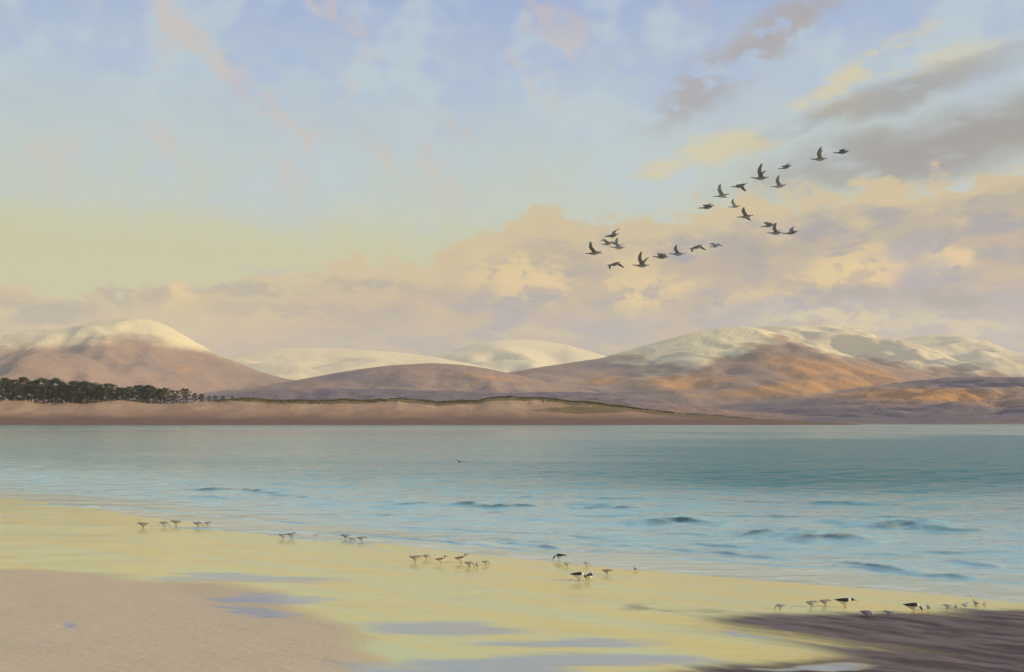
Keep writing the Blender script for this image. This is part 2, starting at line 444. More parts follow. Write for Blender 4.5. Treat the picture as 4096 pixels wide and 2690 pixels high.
def beach():
    xs = spaced((-420, -60, 24), (-60, -20, 90), (-20, -11, 70), (-11, 11, 240), (11, 22, 70), (22, 60, 50), (60, 420, 24))
    ys = spaced((-320, 0, 24), (0, 15, 30), (15, 24, 130), (24, 36, 110), (36, 70, 120), (70, 160, 40))
    X, Y = np.meshgrid(xs, ys)
    Z = beach_height(X, Y)
    px, py = project(X, Y, Z)
    wx = px + 90 * fbm(X * 0.35, Y * 0.9, 4); wy = py + 14 * fbm(X * 0.3 + 9, Y * 0.9, 4)
    d = inland(X, Y)
    dry = inside(wx, wy, [(-9000, 2300), (-400, 2275), (250, 2280), (520, 2318), (860, 2330), (1100, 2372), (1180, 2410), (1240, 2470), (1400, 2530), (1500, 2600), (1440, 2700), (1250, 2950), (900, 4200), (-9000, 4200)])
    dry |= (Y < 12) & (X < -1)
    wet = 1 - blur(dry.astype(float), 31, 21)
    dark = inside(wx, wy, DARK)
    dark = blur(dark.astype(float), 61, 23)
    ell = lambda cx, cy, rx, ry, s=0: np.exp(-(((wx - cx) / rx) ** 2 + ((wy - cy - s * (wx - cx)) / ry) ** 2) ** 1.5)
    pool = np.zeros(px.shape)
    for a in ((990, 2442, 190, 13, .06), (1000, 2312, 420, 20, .03), (1080, 2395, 240, 14, .03), (1750, 2515, 380, 34, .03), (2150, 2650, 820, 32, -.02),
              (1900, 2680, 520, 30, 0), (2980, 2535, 140, 12, .12), (2250, 2575, 400, 20, 0), (3300, 2670, 260, 12, 0), (260, 2492, 40, 7, .2), (490, 2692, 60, 8, 0)):
        pool = np.maximum(pool, ell(*a))
    dk2 = np.maximum(ell(2560, 2435, 110, 16, .02), ell(2760, 2450, 120, 18, .04)) * 0.42
    Z = Z + 0.035 * dark * (0.6 + fbm(X * 0.9, Y * 1.4, 4)) - 0.012 * pool
    me = grid_mesh('beach', X, Y, Z, {'wet': wet, 'dark': np.maximum(dark, dk2), 'pool': pool})
    tag(link('beach', me, BEACH), 'pale tidal sand flat, wet and yellow towards the waterline', kind='structure')
beach()

# ------------------------------------------------------------------ sea
def on_sea(px, py):
    Y = HC * F / (py / 4 - HOR); return (px / 4 - 512) / F * Y, Y
WAVES = [  # crest polylines in the picture, height (m)
    ([(690, 1958), (960, 1962), (1240, 1992)], .19), ([(1820, 2014), (1960, 2026), (2160, 2028)], .24), ([(2270, 2038), (2400, 2030), (2570, 2032)], .24),
    ([(2560, 2104), (2700, 2084), (2900, 2102)], .26), ([(3470, 2112), (3600, 2094), (3700, 2120)], .30), ([(3160, 2166), (3250, 2140), (3320, 2150), (3400, 2160), (3530, 2174)], .28),
    ([(2940, 2146), (3140, 2136)], .14), ([(1240, 2062), (1650, 2062)], .09), ([(1730, 2150), (1940, 2158), (2260, 2172)], .10),
    ([(1980, 2168), (2250, 2196), (2480, 2206)], .10), ([(2250, 2168), (2700, 2200), (3220, 2244)], .10), ([(3280, 2248), (3650, 2290), (3930, 2318)], .12),
    ([(3770, 2250), (4010, 2272)], .09), ([(3280, 2086), (3420, 2090)], .12), ([(3700, 2118), (3950, 2124)], .12), ([(300, 2090), (900, 2120), (1500, 2186)], .045),
    ([(1500, 2020), (1800, 2012)], .10), ([(980, 2120), (1500, 2140), (1900, 2180), (2300, 2225)], .06), ([(2600, 2130), (2900, 2150)], .08), ([(3500, 2200), (4200, 2220)], .08),
    ([(-300, 2010), (500, 2030), (1100, 2085), (1700, 2120)], .06), ([(1400, 2100), (2200, 2140), (3000, 2190), (4200, 2250)], .07), ([(-200, 1955), (700, 1985), (1600, 2010)], .07),
    ([(1600, 1985), (2600, 1995), (4300, 2040)], .09), ([(2000, 2060), (3000, 2065), (4300, 2090)], .08), ([(2600, 2225), (3400, 2275), (4300, 2350)], .05)]
def sea():
    th = np.tan(np.radians(spaced((-76, -33, 60), (-33, 33, 560), (33, 76, 60))))
    ys = np.concatenate([np.geomspace(9, 24, 30)[:-1], np.geomspace(24, 95, 430)[:-1], np.geomspace(95, 290, 120)[:-1], np.geomspace(290, 760, 50)])
    T, Y = np.meshgrid(th, ys); X = T * Y
    d = -inland(X, Y); depth = np.clip(d * 0.035, 0, 3)
    fall = ss(depth, 0.02, 0.35)
    far = 1 - ss(Y, 60, 240)
    b = X * SN[0] + Y * SN[1]; a = X * 0.806 - Y * 0.591
    ph = fbm(X * 0.03, Y * 0.05, 3) * 3.0
    Z = fall * far * (0.030 * np.sin(b * 1.9 + ph) + 0.020 * np.sin(Y * 2.6 + X * 0.3 + ph * 1.7) + 0.05 * fbm(X * 0.35, Y * 0.9, 4))
    px, py = project(X, Y, np.zeros(X.shape)); face_shade = np.zeros(X.shape)
    w_off = 0.35 * fbm(X * 0.5, Y * 0.2, 3); w_env = np.clip(0.72 + 0.8 * fbm(X * 0.45, Y * 0.9, 4), 0.1, 1.3)
    Xf, Yf, Zf = X, Y, Z
    for pts, h in WAVES:
        h = h * 0.9
        g = np.array([on_sea(*q) for q in pts])
        r0, r1 = np.searchsorted(ys, g[:, 1].min() - 3), np.searchsorted(ys, g[:, 1].max() + 4)
        X, Y = Xf[r0:r1], Yf[r0:r1]
        best = np.full(X.shape, 1e9); off = np.zeros(X.shape); along = np.zeros(X.shape)
        tot = 0; segs = []
        L = sum(np.linalg.norm(g[i + 1] - g[i]) for i in range(len(g) - 1))
        for i in range(len(g) - 1):
            e = g[i + 1] - g[i]; l = np.linalg.norm(e); e = e / l
            rx, ry = X - g[i, 0], Y - g[i, 1]
            t = np.clip(rx * e[0] + ry * e[1], 0, l)
            qx, qy = rx - t * e[0], ry - t * e[1]
            dist = np.hypot(qx, qy)
            better = dist < best
            best = np.where(better, dist, best)
            off = np.where(better, np.sign(qy) * dist, off)
            along = np.where(better, (tot + t) / L, along); tot += l
        off = off + w_off[r0:r1]
        w1, w2 = 2.0 * h + 0.10, 6.0 * h + 0.35            # steep towards the shore, long behind
        prof = np.where(off < 0, np.exp(-(off / w1) ** 2), np.exp(-(off / w2) ** 2))
        env = np.clip(np.sin(np.clip(along, 0, 1) * math.pi), 0, 1) ** 0.5 * w_env[r0:r1]
        Zf[r0:r1] += h * np.clip(prof * env, 0, 1.3)
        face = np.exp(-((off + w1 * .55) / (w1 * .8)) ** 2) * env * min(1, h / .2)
        face_shade[r0:r1] = np.maximum(face_shade[r0:r1], np.clip(face, 0, 1))
    X, Y, Z = Xf, Yf, Zf
    # thin broken lace of foam where the swash dies
    lace = ss(fbm(X * 0.9, Y * 1.6, 4), -0.1, 0.45)
    foam = (np.exp(-((d - 0.5) / 0.4) ** 2) * 0.75 + np.exp(-((d - 2.6 - 0.8 * fbm(X * 0.15, Y * 0.15, 2)) / 0.3) ** 2) * 0.4 + np.exp(-((d - 5.5 - 1.2 * fbm(X * 0.12 + 5, Y * 0.12, 2)) / 0.3) ** 2) * 0.3) * lace
    shallow = (1 - ss(d, 0.5, 44)) * (1 - 0.9 * face_shade)  # depth tint, lowered where wave fronts are painted darker
    edge = (1 - ss(px, 1600, 2900)) * 0.35
    Yn = Y * (1 + 0.30 * fbm(X / 90, Y / 140, 3))
    ruf = ss(Yn, 58, 95) * (1 - ss(Yn, 170, 380)) * (0.32 + 0.85 * ss(px, 1500, 3700)) + 0.12
    ruf = ruf + 0.35 * ss(Yn, 260, 520) - edge * 0.6 + 0.25 * fbm(X * 0.01, Y * 0.06, 3)
    me = grid_mesh('sea', X, Y, Z, {'shallow': shallow, 'ruffle': ruf, 'foam': foam, 'face': face_shade})
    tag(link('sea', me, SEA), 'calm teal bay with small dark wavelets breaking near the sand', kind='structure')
sea()

# ------------------------------------------------------------------ hills and mountains
def hill(name, label, Yr, prof, front, back, relief, L, snow=None, masks=None, power=1.2, nx=420, nf=90, nb=14, foot=1.0, seed=0.0, crest=0.10, patchy=40):
    xs = np.linspace(prof[0][0], prof[-1][0], nx)
    py = smooth_profile(prof, xs, 7)
    Xr = (xs / 4 - 512) / F * Yr; Zr = HC + (HOR - py / 4) / F * Yr
    t = np.concatenate([-np.linspace(1, 0, nb, endpoint=False), np.linspace(0, 1, nf) ** 1.15])
    T, _ = np.meshgrid(t, xs, indexing='ij')
    Yv = np.where(T < 0, Yr - T * back, Yr - T * front)
    X = np.broadcast_to(Xr, T.shape) * (1 + 0 * T); H = np.broadcast_to(Zr, T.shape)
    sh = np.where(T < 0, 1 - 0.8 * np.abs(T) ** 1.2, (1 - np.clip(T, 0, 1)) ** power)
    rd = 1 - np.abs(fbm(X / L + seed + Yv / L * 0.35, Yv / (L * 1.7) + seed, 5, 0.55)) * 1.6
    soft = fbm(X / (L * 0.35) + seed, Yv / (L * 0.4), 4)
    env = crest + (1 - crest) * np.sin(np.clip(np.abs(T), 0, 1) * math.pi) ** 0.8
    Z = foot + (H - foot) * sh + relief * env * ((rd - 0.6) + 0.25 * soft) * np.clip((H - foot) / (H.max() - foot), 0.1, 1)
    Z = np.where(T >= 0.999, foot - 2, Z); Z = np.maximum(Z, foot - 3)
    px, pyv = project(X, Yv, Z)
    n = fbm(px / 160 + seed, pyv / 40, 4)
    at = {'snow': np.zeros(X.shape), 'bracken': np.zeros(X.shape), 'heather': np.zeros(X.shape)}
    if snow is not None:
        if snow == 'all': at['snow'] = np.ones(X.shape)
        else:
            line = np.interp(px, [q[0] for q in snow], [q[1] for q in snow])
            at['snow'] = ss(line - pyv + patchy * n, -50, 50)
    for key, (cx, cy, rx, ry, s, a) in (masks or []):
        m = np.exp(-(((px - cx) / rx) ** 2 + ((pyv - cy - s * (px - cx)) / ry) ** 2)) * a
        at[key] = np.maximum(at[key], m + 0.15 * n * (m > 0.05))
    at = {k: np.clip(v, 0, 1) for k, v in at.items()}
    tag(link(name, grid_mesh(name, X, Yv, Z, at), HILL), label, kind='structure')

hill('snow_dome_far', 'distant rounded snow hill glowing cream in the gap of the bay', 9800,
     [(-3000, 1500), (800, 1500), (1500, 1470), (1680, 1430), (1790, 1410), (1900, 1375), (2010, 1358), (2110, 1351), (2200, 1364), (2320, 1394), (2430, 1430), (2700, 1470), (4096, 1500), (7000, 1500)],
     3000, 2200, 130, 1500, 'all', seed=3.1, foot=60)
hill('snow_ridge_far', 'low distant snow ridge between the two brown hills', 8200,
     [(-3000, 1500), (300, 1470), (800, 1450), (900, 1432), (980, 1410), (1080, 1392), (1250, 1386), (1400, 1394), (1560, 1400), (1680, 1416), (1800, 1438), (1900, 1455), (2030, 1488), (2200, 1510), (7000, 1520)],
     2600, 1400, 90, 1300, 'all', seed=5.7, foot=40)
hill('mountain_far_right', 'snowy corrie peak at the far right with one lit ridge', 7600,
     [(2600, 1560), (3200, 1480), (3420, 1420), (3560, 1372), (3660, 1345), (3760, 1334), (3850, 1354), (3950, 1398), (4030, 1420), (4120, 1424), (4400, 1390), (4900, 1420), (7500, 1540)],
     2800, 1600, 150, 1500, [(2000, 1500), (3600, 1500), (4096, 1480), (7000, 1480)], [('heather', (4050, 1500, 220, 30, 0, .8))], seed=8.3, foot=20, power=1.0)
hill('mountain_right_back', 'snow-covered ridge behind the big brown mountain', 5600,
     [(2500, 1520), (2850, 1370), (3000, 1318), (3080, 1306), (3180, 1304), (3300, 1300), (3400, 1312), (3470, 1338), (3540, 1378), (3620, 1402), (3700, 1440), (3800, 1500), (3950, 1540), (6000, 1600)],
     2200, 1200, 110, 1000, [(2000, 1440), (3400, 1440), (3600, 1450), (3800, 1470), (6000, 1500)], [('heather', (3170, 1330, 110, 12, .2, .9)), ('bracken', (3500, 1410, 200, 14, .2, .5))], seed=1.7, foot=10, power=1.05)
hill('hill_left', 'broad brown hill with a warm snow cap behind the pine wood', 4600,
     [(-3500, 1480), (-1200, 1420), (-400, 1352), (-150, 1330), (0, 1322), (150, 1316), (280, 1318), (400, 1284), (470, 1274), (540, 1270), (640, 1290), (740, 1342), (800, 1384), (860, 1418), (950, 1452), (1050, 1492), (1150, 1517), (1280, 1538), (1500, 1570), (2200, 1640)],
     2100, 1300, 85, 1000, [(-3000, 1390), (0, 1390), (150, 1380), (350, 1368), (470, 1350), (540, 1345), (640, 1362), (720, 1388), (800, 1402), (850, 1410), (950, 1440), (1000, 1400), (2200, 1350)],
     [('heather', (620, 1480, 140, 60, .3, .45)), ('bracken', (800, 1500, 260, 40, .35, .35)), ('bracken', (60, 1490, 200, 30, 0, .3)), ('heather', (250, 1460, 160, 22, -.1, .35))], seed=2.2, power=1.1, patchy=14)
hill('mountain_right', 'large russet mountain with snow streaks on its crown', 3900,
     [(500, 1640), (1500, 1560), (1800, 1530), (1950, 1505), (2050, 1488), (2200, 1461), (2400, 1432), (2500, 1402), (2650, 1362), (2780, 1330), (2880, 1313), (2960, 1307), (3040, 1314), (3120, 1336), (3200, 1370), (3260, 1392), (3330, 1412), (3450, 1440), (3600, 1480), (3720, 1512), (3900, 1560), (6000, 1640)],
     1500, 900, 50, 800, [(500, 1380), (2350, 1400), (2500, 1440), (2650, 1470), (2800, 1452), (2900, 1420), (3020, 1395), (3080, 1370), (3140, 1340), (3300, 1400), (6000, 1400)],
     [('bracken', (3300, 1480, 420, 50, .1, .75)), ('bracken', (3200, 1550, 450, 32, -.08, 1.0)), ('bracken', (2750, 1530, 330, 40, -.05, .75)), ('heather', (2450, 1460, 220, 26, -.1, .8)), ('heather', (2950, 1500, 200, 16, -.2, .5)),
      ('heather', (2300, 1570, 420, 26, 0, .8)), ('bracken', (2450, 1525, 200, 18, 0, .6)), ('heather', (3500, 1460, 200, 10, .3, .5))], seed=4.4, power=1.15)
hill('hill_middle', 'low mauve heather hill in the middle distance', 3000,
     [(-2500, 1640), (300, 1610), (700, 1588), (850, 1566), (1000, 1552), (1150, 1526), (1300, 1500), (1450, 1475), (1600, 1458), (1720, 1453), (1850, 1460), (1950, 1474), (2060, 1496), (2200, 1530), (2500, 1590), (4000, 1660)],
     900, 700, 26, 500, None, [('heather', (1500, 1520, 700, 60, 0, .55)), ('bracken', (1950, 1510, 180, 16, .1, .6)), ('bracken', (1500, 1540, 300, 14, 0, .3)), ('heather', (1400, 1575, 900, 20, 0, 1.0))], seed=6.1)
hill('moor_right', 'dark heather moor with ochre patches running down to the right shore', 1900,
     [(1000, 1690), (2300, 1668), (2700, 1640), (2900, 1618), (3100, 1600), (3300, 1578), (3450, 1552), (3600, 1532), (3720, 1516), (3800, 1508), (3900, 1507), (4000, 1506), (4096, 1512), (4500, 1490), (7500, 1560)],
     1120, 500, 26, 170, None, [('heather', (3900, 1530, 420, 26, 0, 1.0)), ('bracken', (3700, 1580, 420, 32, 0, .95)), ('heather', (3500, 1660, 1300, 44, 0, 1.0)), ('heather', (3150, 1620, 400, 24, -.05, .9)), ('bracken', (4000, 1620, 160, 20, 0, .5))],
     seed=9.4, power=1.35, foot=0.0, nf=130)
hill('heath_middle', 'dark blue-mauve heath lying behind the dunes', 1500,
     [(-3000, 1640), (500, 1600), (800, 1592), (950, 1572), (1100, 1556), (1300, 1554), (1500, 1555), (1800, 1563), (2000, 1572), (2200, 1568), (2350, 1566), (2500, 1580), (2700, 1612), (2900, 1640), (3400, 1670), (5000, 1690)],
     560, 400, 12, 120, None, [('heather', (1700, 1590, 1800, 60, 0, 1.0))], seed=7.9, foot=1.0)

# ------------------------------------------------------------------ dunes on the far shore
DUNE_P = [(-5000, 1600), (-1000, 1604), (-300, 1600), (0, 1602), (120, 1606), (250, 1616), (350, 1612), (480, 1600), (560, 1612), (700, 1614), (850, 1606), (960, 1598), (1080, 1602), (1250, 1604), (1380, 1600),
          (1500, 1606), (1600, 1598), (1750, 1612), (1900, 1606), (1990, 1594), (2050, 1588), (2150, 1596), (2260, 1604), (2400, 1614), (2520, 1632), (2650, 1650), (2800, 1660), (2950, 1672), (3100, 1682), (3250, 1692), (3400, 1703), (3800, 1716), (8000, 1722)]
DY = 790.0
def dune_z(X, Y):
    px = (512 + F * X / DY) * 4
    p = np.array(DUNE_P, float); py = np.interp(px, p[:, 0], p[:, 1])
    H = HC + (HOR - py / 4) / F * DY
    Hn = H + 0.9 * fbm(X / 26, X * 0 + 3.3, 4) * ss(H, 0, 8)
    t = (Y - 706) / (DY - 706)
    low = -0.6 + 5.2 * np.clip(t / 0.52, 0, 1) ** 1.1
    k = np.clip(low, None, np.maximum(Hn, -0.6))
    up = np.maximum(k, np.where(t > 0.5, k + (np.maximum(Hn, k) - k) * ss(t, 0.5, 1.0), k))
    up = up + 1.2 * fbm(X / 30, Y / 14, 4) * ss(t, 0.45, 0.8) * ss(H, 3, 10) * (1 - ss(t, .9, 1.0) * .7)
    back = np.maximum(Hn, -0.6) * (1 - 0.35 * ss(Y, DY, DY + 60)) - 2.0 * ss(Y, DY + 60, DY + 230)
    return np.where(Y <= DY, up, back)
def dunes():
    xs = spaced((-2400, -520, 60), (-520, 520, 640), (520, 2400, 60))
    ys = np.concatenate([np.linspace(700, DY, 70), np.linspace(DY + 3, 1050, 34)])
    X, Y = np.meshgrid(xs, ys); Z = dune_z(X, Y)
    px, py = project(X, Y, Z)
    n = fbm(X / 40, Y / 20, 4)
    H = Z[69][None, :]
    damp = 0.5 * ss(Z + 2.5 * n, 14, 5) + 0.5 * ss(Z + 1.4 * n, 8.0, 2.6)
    grass = ss(px, 880, 1000) * ss(Z - H + 0.9 * n, -4.2, -0.6) * (Y <= DY) * ss(H, 0.8, 2.5)
    grass = np.maximum(grass, (Y > DY) * 0.9)
    patch = np.exp(-(((px - 2350) / 260) ** 2 + ((py - 1640) / 16) ** 2))
    grass = np.maximum(grass, patch * 0.9 + 0.2 * n * (patch > .1))
    # right of the sand spit the shore is dark heather earth
    damp = np.maximum(damp, ss(px, 3250, 3450))
    me = grid_mesh('dunes', X, Y, Z, {'damp': damp, 'grass': grass})
    tag(link('dunes', me, DUNE), 'tan sand dunes and damp brown foreshore across the bay', kind='structure')
dunes()

def marram():
    rng = np.random.default_rng(3)
    n = 6000
    px = np.concatenate([rng.uniform(860, 2700, n), rng.uniform(2700, 3200, 700), rng.uniform(-50, 860, 250)])
    Y = DY - np.abs(rng.normal(0, 4.5, len(px))) + 4
    X = (px / 4 - 512) / F * Y
    keep = fbm(X / 18, Y / 12, 3) > -0.28
    X, Y, px = X[keep], Y[keep], px[keep]
    Z = dune_z(X, Y)
    k = len(X)
    a = rng.uniform(0, math.pi, k); h = rng.uniform(0.5, 1.5, k) * np.where(px < 2700, 1, .6); w = rng.uniform(0.5, 1.3, k)
    V = np.zeros((k, 2, 4, 3)); 
    for j in range(2):
        aa = a + j * math.pi / 2
        dx, dy = np.cos(aa) * w * .5, np.sin(aa) * w * .5
        le = rng.normal(0, .25, k)
        V[:, j, 0] = np.stack([X - dx, Y - dy, Z - .2], -1); V[:, j, 1] = np.stack([X + dx, Y + dy, Z - .2], -1)
        V[:, j, 2] = np.stack([X + dx * 1.25 + le, Y + dy, Z + h * rng.uniform(.55, 1, k)], -1); V[:, j, 3] = np.stack([X - dx * 1.25 + le, Y - dy, Z + h], -1)
    V = V.reshape(-1, 3)
    me = bpy.data.meshes.new('dune_grass'); me.from_pydata(V.tolist(), [], np.arange(len(V)).reshape(-1, 4).tolist())
    m = simple_mat('marram', (0.15, 0.115, 0.045), 0.9, 0.4, 0.08, 0.1)
    tag(link('dune_grass', me, m), 'olive-brown marram grass tufted along the dune crests', kind='stuff')
marram()

# ------------------------------------------------------------------ pine trees
BARK = simple_mat('pine_bark', (0.13, 0.085, 0.06), 0.95, 0.35, 2.0, 0.1)
def needle_mat():
    m, p = new_mat('pine_needles')
    oi = E.nt.nodes.new('ShaderNodeObjectInfo'); r = E(oi.outputs['Random'])
    k = noise(position(), 0.5, 3, 0.6)
    c = mix(k, (0.035, 0.046, 0.030), (0.075, 0.080, 0.045))
    c = mix(r * 0.5, c, (0.055, 0.068, 0.050))
    put(p, 'Base Color', c); put(p, 'Roughness', 0.85); put(p, 'Specular IOR Level', 0.15)
    return m
NEEDLE = needle_mat()
def tube(V, Fc, pts, rad, seg=6):
    pts = [Vector(p) for p in pts]; base = len(V)
    for i, p in enumerate(pts):
        t = (pts[min(i + 1, len(pts) - 1)] - pts[max(i - 1, 0)]).normalized()
        s = t.cross(Vector((0.31, 0.95, 0.05))).normalized(); u = s.cross(t)
        for k in range(seg):
            a = 2 * math.pi * k / seg; V.append(tuple(p + (s * math.cos(a) + u * math.sin(a)) * rad[i]))
    for i in range(len(pts) - 1):
        for k in range(seg):
            a = base + i * seg + k; b = base + i * seg + (k + 1) % seg
            Fc.append((a, b, b + seg, a + seg))
    Fc.append(tuple(range(base, base + seg))[::-1]); Fc.append(tuple(range(base + (len(pts) - 1) * seg, base + len(pts) * seg)))
def pine_proto(seed):
    """unit pine, 1 m tall: trunk with limbs, and a crown of needle clumps"""
    r = random.Random(seed); V, Fc = [], []
    lean = r.uniform(-.06, .06)
    tr = [(lean * h * h, 0.02 * math.sin(h * 5 + seed), h) for h in (-.03, .1, .25, .45, .65, .85, .97)]
    tube(V, Fc, tr, [.026, .022, .019, .016, .012, .007, .003])
    cl = []
    nl = 15
    for i in range(nl):
        h = .22 + .72 * i / nl + r.uniform(-.03, .03); a = i * 2.4 + r.uniform(-.5, .5)
        ln = (.27 * (1 - ((h - .45) / .62) ** 2) ) * r.uniform(.75, 1.2)
        p0 = Vector((lean * h * h, 0, h)); d = Vector((math.cos(a), math.sin(a), r.uniform(.05, .45)))
        p1 = p0 + d * ln * .55; p2 = p0 + d * ln + Vector((0, 0, .03))
        tube(V, Fc, [p0, p1, p2], [.008, .006, .002], 4)
        cl += [(p2, r.uniform(.065, .10)), (p1 + Vector((0, 0, .02)), r.uniform(.06, .09))]
    for i in range(5): cl.append((Vector((lean + r.uniform(-.06, .06), r.uniform(-.06, .06), r.uniform(.86, .97))), r.uniform(.05, .085)))
    me = bpy.data.meshes.new('pine_trunk'); me.from_pydata(V, [], Fc); me.materials.append(BARK)
    V2, F2 = [], []
    for c, s in cl:
        for k in range(66):
            d = Vector((r.gauss(0, 1), r.gauss(0, 1), r.gauss(0, .75))).normalized() * s * r.uniform(.35, 1.05)
            q = c + d; w = r.uniform(.010, .021)
            e1 = Vector((r.gauss(0, 1), r.gauss(0, 1), r.gauss(0, 1))).normalized(); e2 = e1.orthogonal().normalized()
            b = len(V2); V2 += [tuple(q - e1 * w - e2 * w * .6), tuple(q + e1 * w * 1.2), tuple(q - e1 * w * .2 + e2 * w * 1.2)]
            F2.append((b, b + 1, b + 2))
    mc = bpy.data.meshes.new('pine_crown'); mc.from_pydata(V2, [], F2); mc.materials.append(NEEDLE)
    return me, mc
PROTO = [pine_proto(s) for s in (1, 5, 9, 14, 22, 31)]
# (x, top row, width factor, depth offset) read along the wood from its near left end
PINES = [(17, 1512, 1.25, 0), (46, 1520, 1.1, 12), (90, 1509, 1.3, 0), (126, 1524, 1.1, 14), (147, 1520, 1.1, 4), (181, 1511, 1.3, 0), (210, 1513, 1.2, 10), (228, 1516, 1.1, 2),
         (252, 1530, 1.1, 6), (273, 1540, 1.0, 16), (290, 1524, 1.1, 0), (311, 1530, 1.1, 10), (336, 1526, 1.25, 0), (361, 1526, 1.25, 6), (378, 1532, 1.1, 2),
         (399, 1537, 1.0, 8), (424, 1534, 1.1, 0), (452, 1534, 1.1, 6), (475, 1549, 1.0, 12), (496, 1551, 1.0, 2), (517, 1547, 1.1, 8), (550, 1541, 1.3, 0), (572, 1543, 1.1, 12), (590, 1541, 1.3, 4), (614, 1547, 1.2, 0),
         (643, 1556, 1.1, 4), (664, 1551, 1.1, 0), (689, 1560, 1.0, 6), (708, 1562, .7, 0), (734, 1553, .8, 0), (749, 1555, .75, 8), (778, 1572, .85, 0), (806, 1576, .85, 2), (836, 1584, .9, 0), (862, 1582, .9, 4), (892, 1584, .95, 0), (930, 1583, 1.0, 3)]
SOLO = {28: 'thin pine with sparse foliage just right of the dense wood', 29: 'isolated tall narrow pine standing apart beyond the dense wood', 30: 'slim pine leaning close to the isolated tall one beyond the wood',
        31: 'first small bushy pine after the gap in the shoreline wood', 32: 'second small bushy pine after the gap in the shoreline wood', 33: 'low dark scrub pine where the wood thins into dunes',
        34: 'low dark scrub pine one place before the olive dune grass', 35: 'small spreading pine beside the start of the olive dune grass', 36: 'rightmost scrub pine, low and half hidden in dune grass'}
ORD = ['first', 'second', 'third', 'fourth', 'fifth', 'sixth', 'seventh', 'eighth']
def pines():
    r = random.Random(4)
    rows = [(i, x, t, w, dz, False) for i, (x, t, w, dz) in enumerate(PINES)]
    for j in range(16): rows.append((100 + j, 10 + j * 42, 1534 + j * 1.6 + r.uniform(-5, 5), 1.25, 26 + r.uniform(0, 14), True))
    for i, x, top, wf, dz, back in rows:
        Y = DY + 1 + dz * 1.2; X = (x / 4 - 512) / F * Y
        z = float(dune_z(np.array([X]), np.array([Y]))[0]) - .15
        h = max(HC + (HOR - top / 4) / F * Y - z, 3.0)
        e = bpy.data.objects.new('pine_tree', None); col.objects.link(e)
        e.location = (X, Y, z); e.rotation_euler = (0, 0, r.uniform(0, 6.28)); sx = h * wf * (1.2 if h > 8 else 1.6)
        e.scale = (sx, sx, h)
        tr, cr = PROTO[r.randrange(len(PROTO))]
        link('trunk', tr, parent=e); link('crown', cr, parent=e)
        if back: lab, g = 'dark pine in the shaded rear row of the shoreline wood', 'pines in the rear row of the wood'
        elif i in SOLO: lab, g = SOLO[i], 'pines of the shoreline wood'
        elif i < 8: lab, g = ORD[i] + ' pine from the picture\'s left edge, in the wood\'s tallest clump', 'pines in the highest clump of the wood'
        elif i < 15: lab, g = ORD[i - 8] + ' pine from the left in the wood\'s second, slightly lower clump', 'pines in the second clump of the wood'
        elif i < 21: lab, g = ORD[i - 15] + ' pine from the left in the thin stretch midway along the wood', 'pines in the thin stretch of the wood'
        else: lab, g = ORD[i - 21] + ' pine from the left in the broad rounded clump ending the wood', 'pines in the last broad clump of the wood'
        tag(e, lab, 'tree', g)
pines()

# ------------------------------------------------------------------ birds
FEATHER = feather_mat('feathers')
def loft(bm, rings, seg=12):
    """rings: (centre, half-width y, half-height z, tilt of ring axis in x-z)"""
    prev = None; first = None
    for (cx, cy, cz), ry, rz, tl in rings:
        ring = []
        for k in range(seg):
            a = 2 * math.pi * k / seg
            y, z = math.cos(a) * ry, math.sin(a) * rz
            ring.append(bm.verts.new((cx - z * math.sin(tl), cy + y, cz + z * math.cos(tl))))
        if prev:
            for k in range(seg): bm.faces.new((prev[k], prev[(k + 1) % seg], ring[(k + 1) % seg], ring[k]))
        else: first = ring
        prev = ring
    bm.faces.new(first[::-1]); bm.faces.new(prev)
def wing(bm, side, root, secs):
    """secs: (lead x, y out, z, chord, thickness)"""
    prev = None; first = None
    for lx, y, z, c, t in secs:
        ring = []
        for fx, fz in ((0, 0), (.12, .6), (.4, .8), (.75, .45), (1, .12), (1, -.12), (.7, -.2), (.3, -.3), (.1, -.35)):
            ring.append(bm.verts.new((root[0] + lx - fx * c, side * (root[1] + y), root[2] + z + fz * t)))
        if prev:
            n = len(ring)
            for k in range(n):
                f = (prev[k], prev[(k + 1) % n], ring[(k + 1) % n], ring[k])
                bm.faces.new(f if side > 0 else f[::-1])
        else: first = ring
        prev = ring
    bm.faces.new(first[::-1] if side > 0 else first); bm.faces.new(prev if side > 0 else prev[::-1])
def fuse(bm, voxel, name, paint):
    """weld the pieces of a body into one continuous skin and colour it"""
    bmesh.ops.recalc_face_normals(bm, faces=bm.faces)
    me = bpy.data.meshes.new(name); bm.to_mesh(me); bm.free()
    t = bpy.data.objects.new('tmp', me); col.objects.link(t)
    md = t.modifiers.new('r', 'REMESH'); md.mode = 'VOXEL'; md.voxel_size = voxel; md.use_smooth_shade = True
    sm = t.modifiers.new('s', 'SMOOTH'); sm.factor = .5; sm.iterations = 2
    dg = bpy.context.evaluated_depsgraph_get()
    out = bpy.data.meshes.new_from_object(t.evaluated_get(dg)); out.name = name
    bpy.data.objects.remove(t); bpy.data.meshes.remove(me)
    n = len(out.vertices); co = np.zeros(n * 3, np.float32); out.vertices.foreach_get('co', co); co = co.reshape(-1, 3)
    c = np.ones((n, 4), np.float32); c[:, :3] = paint(co)
    a = out.attributes.new('Col', 'FLOAT_COLOR', 'POINT'); a.data.foreach_set('color', c.ravel())
    out.materials.clear(); out.materials.append(FEATHER)
    return out
def cone_mesh(name, pts, rad, mat, seg=6):
    V, Fc = [], []; tube(V, Fc, pts, rad, seg)
    me = bpy.data.meshes.new(name); me.from_pydata(V, [], Fc); me.materials.append(mat); return me

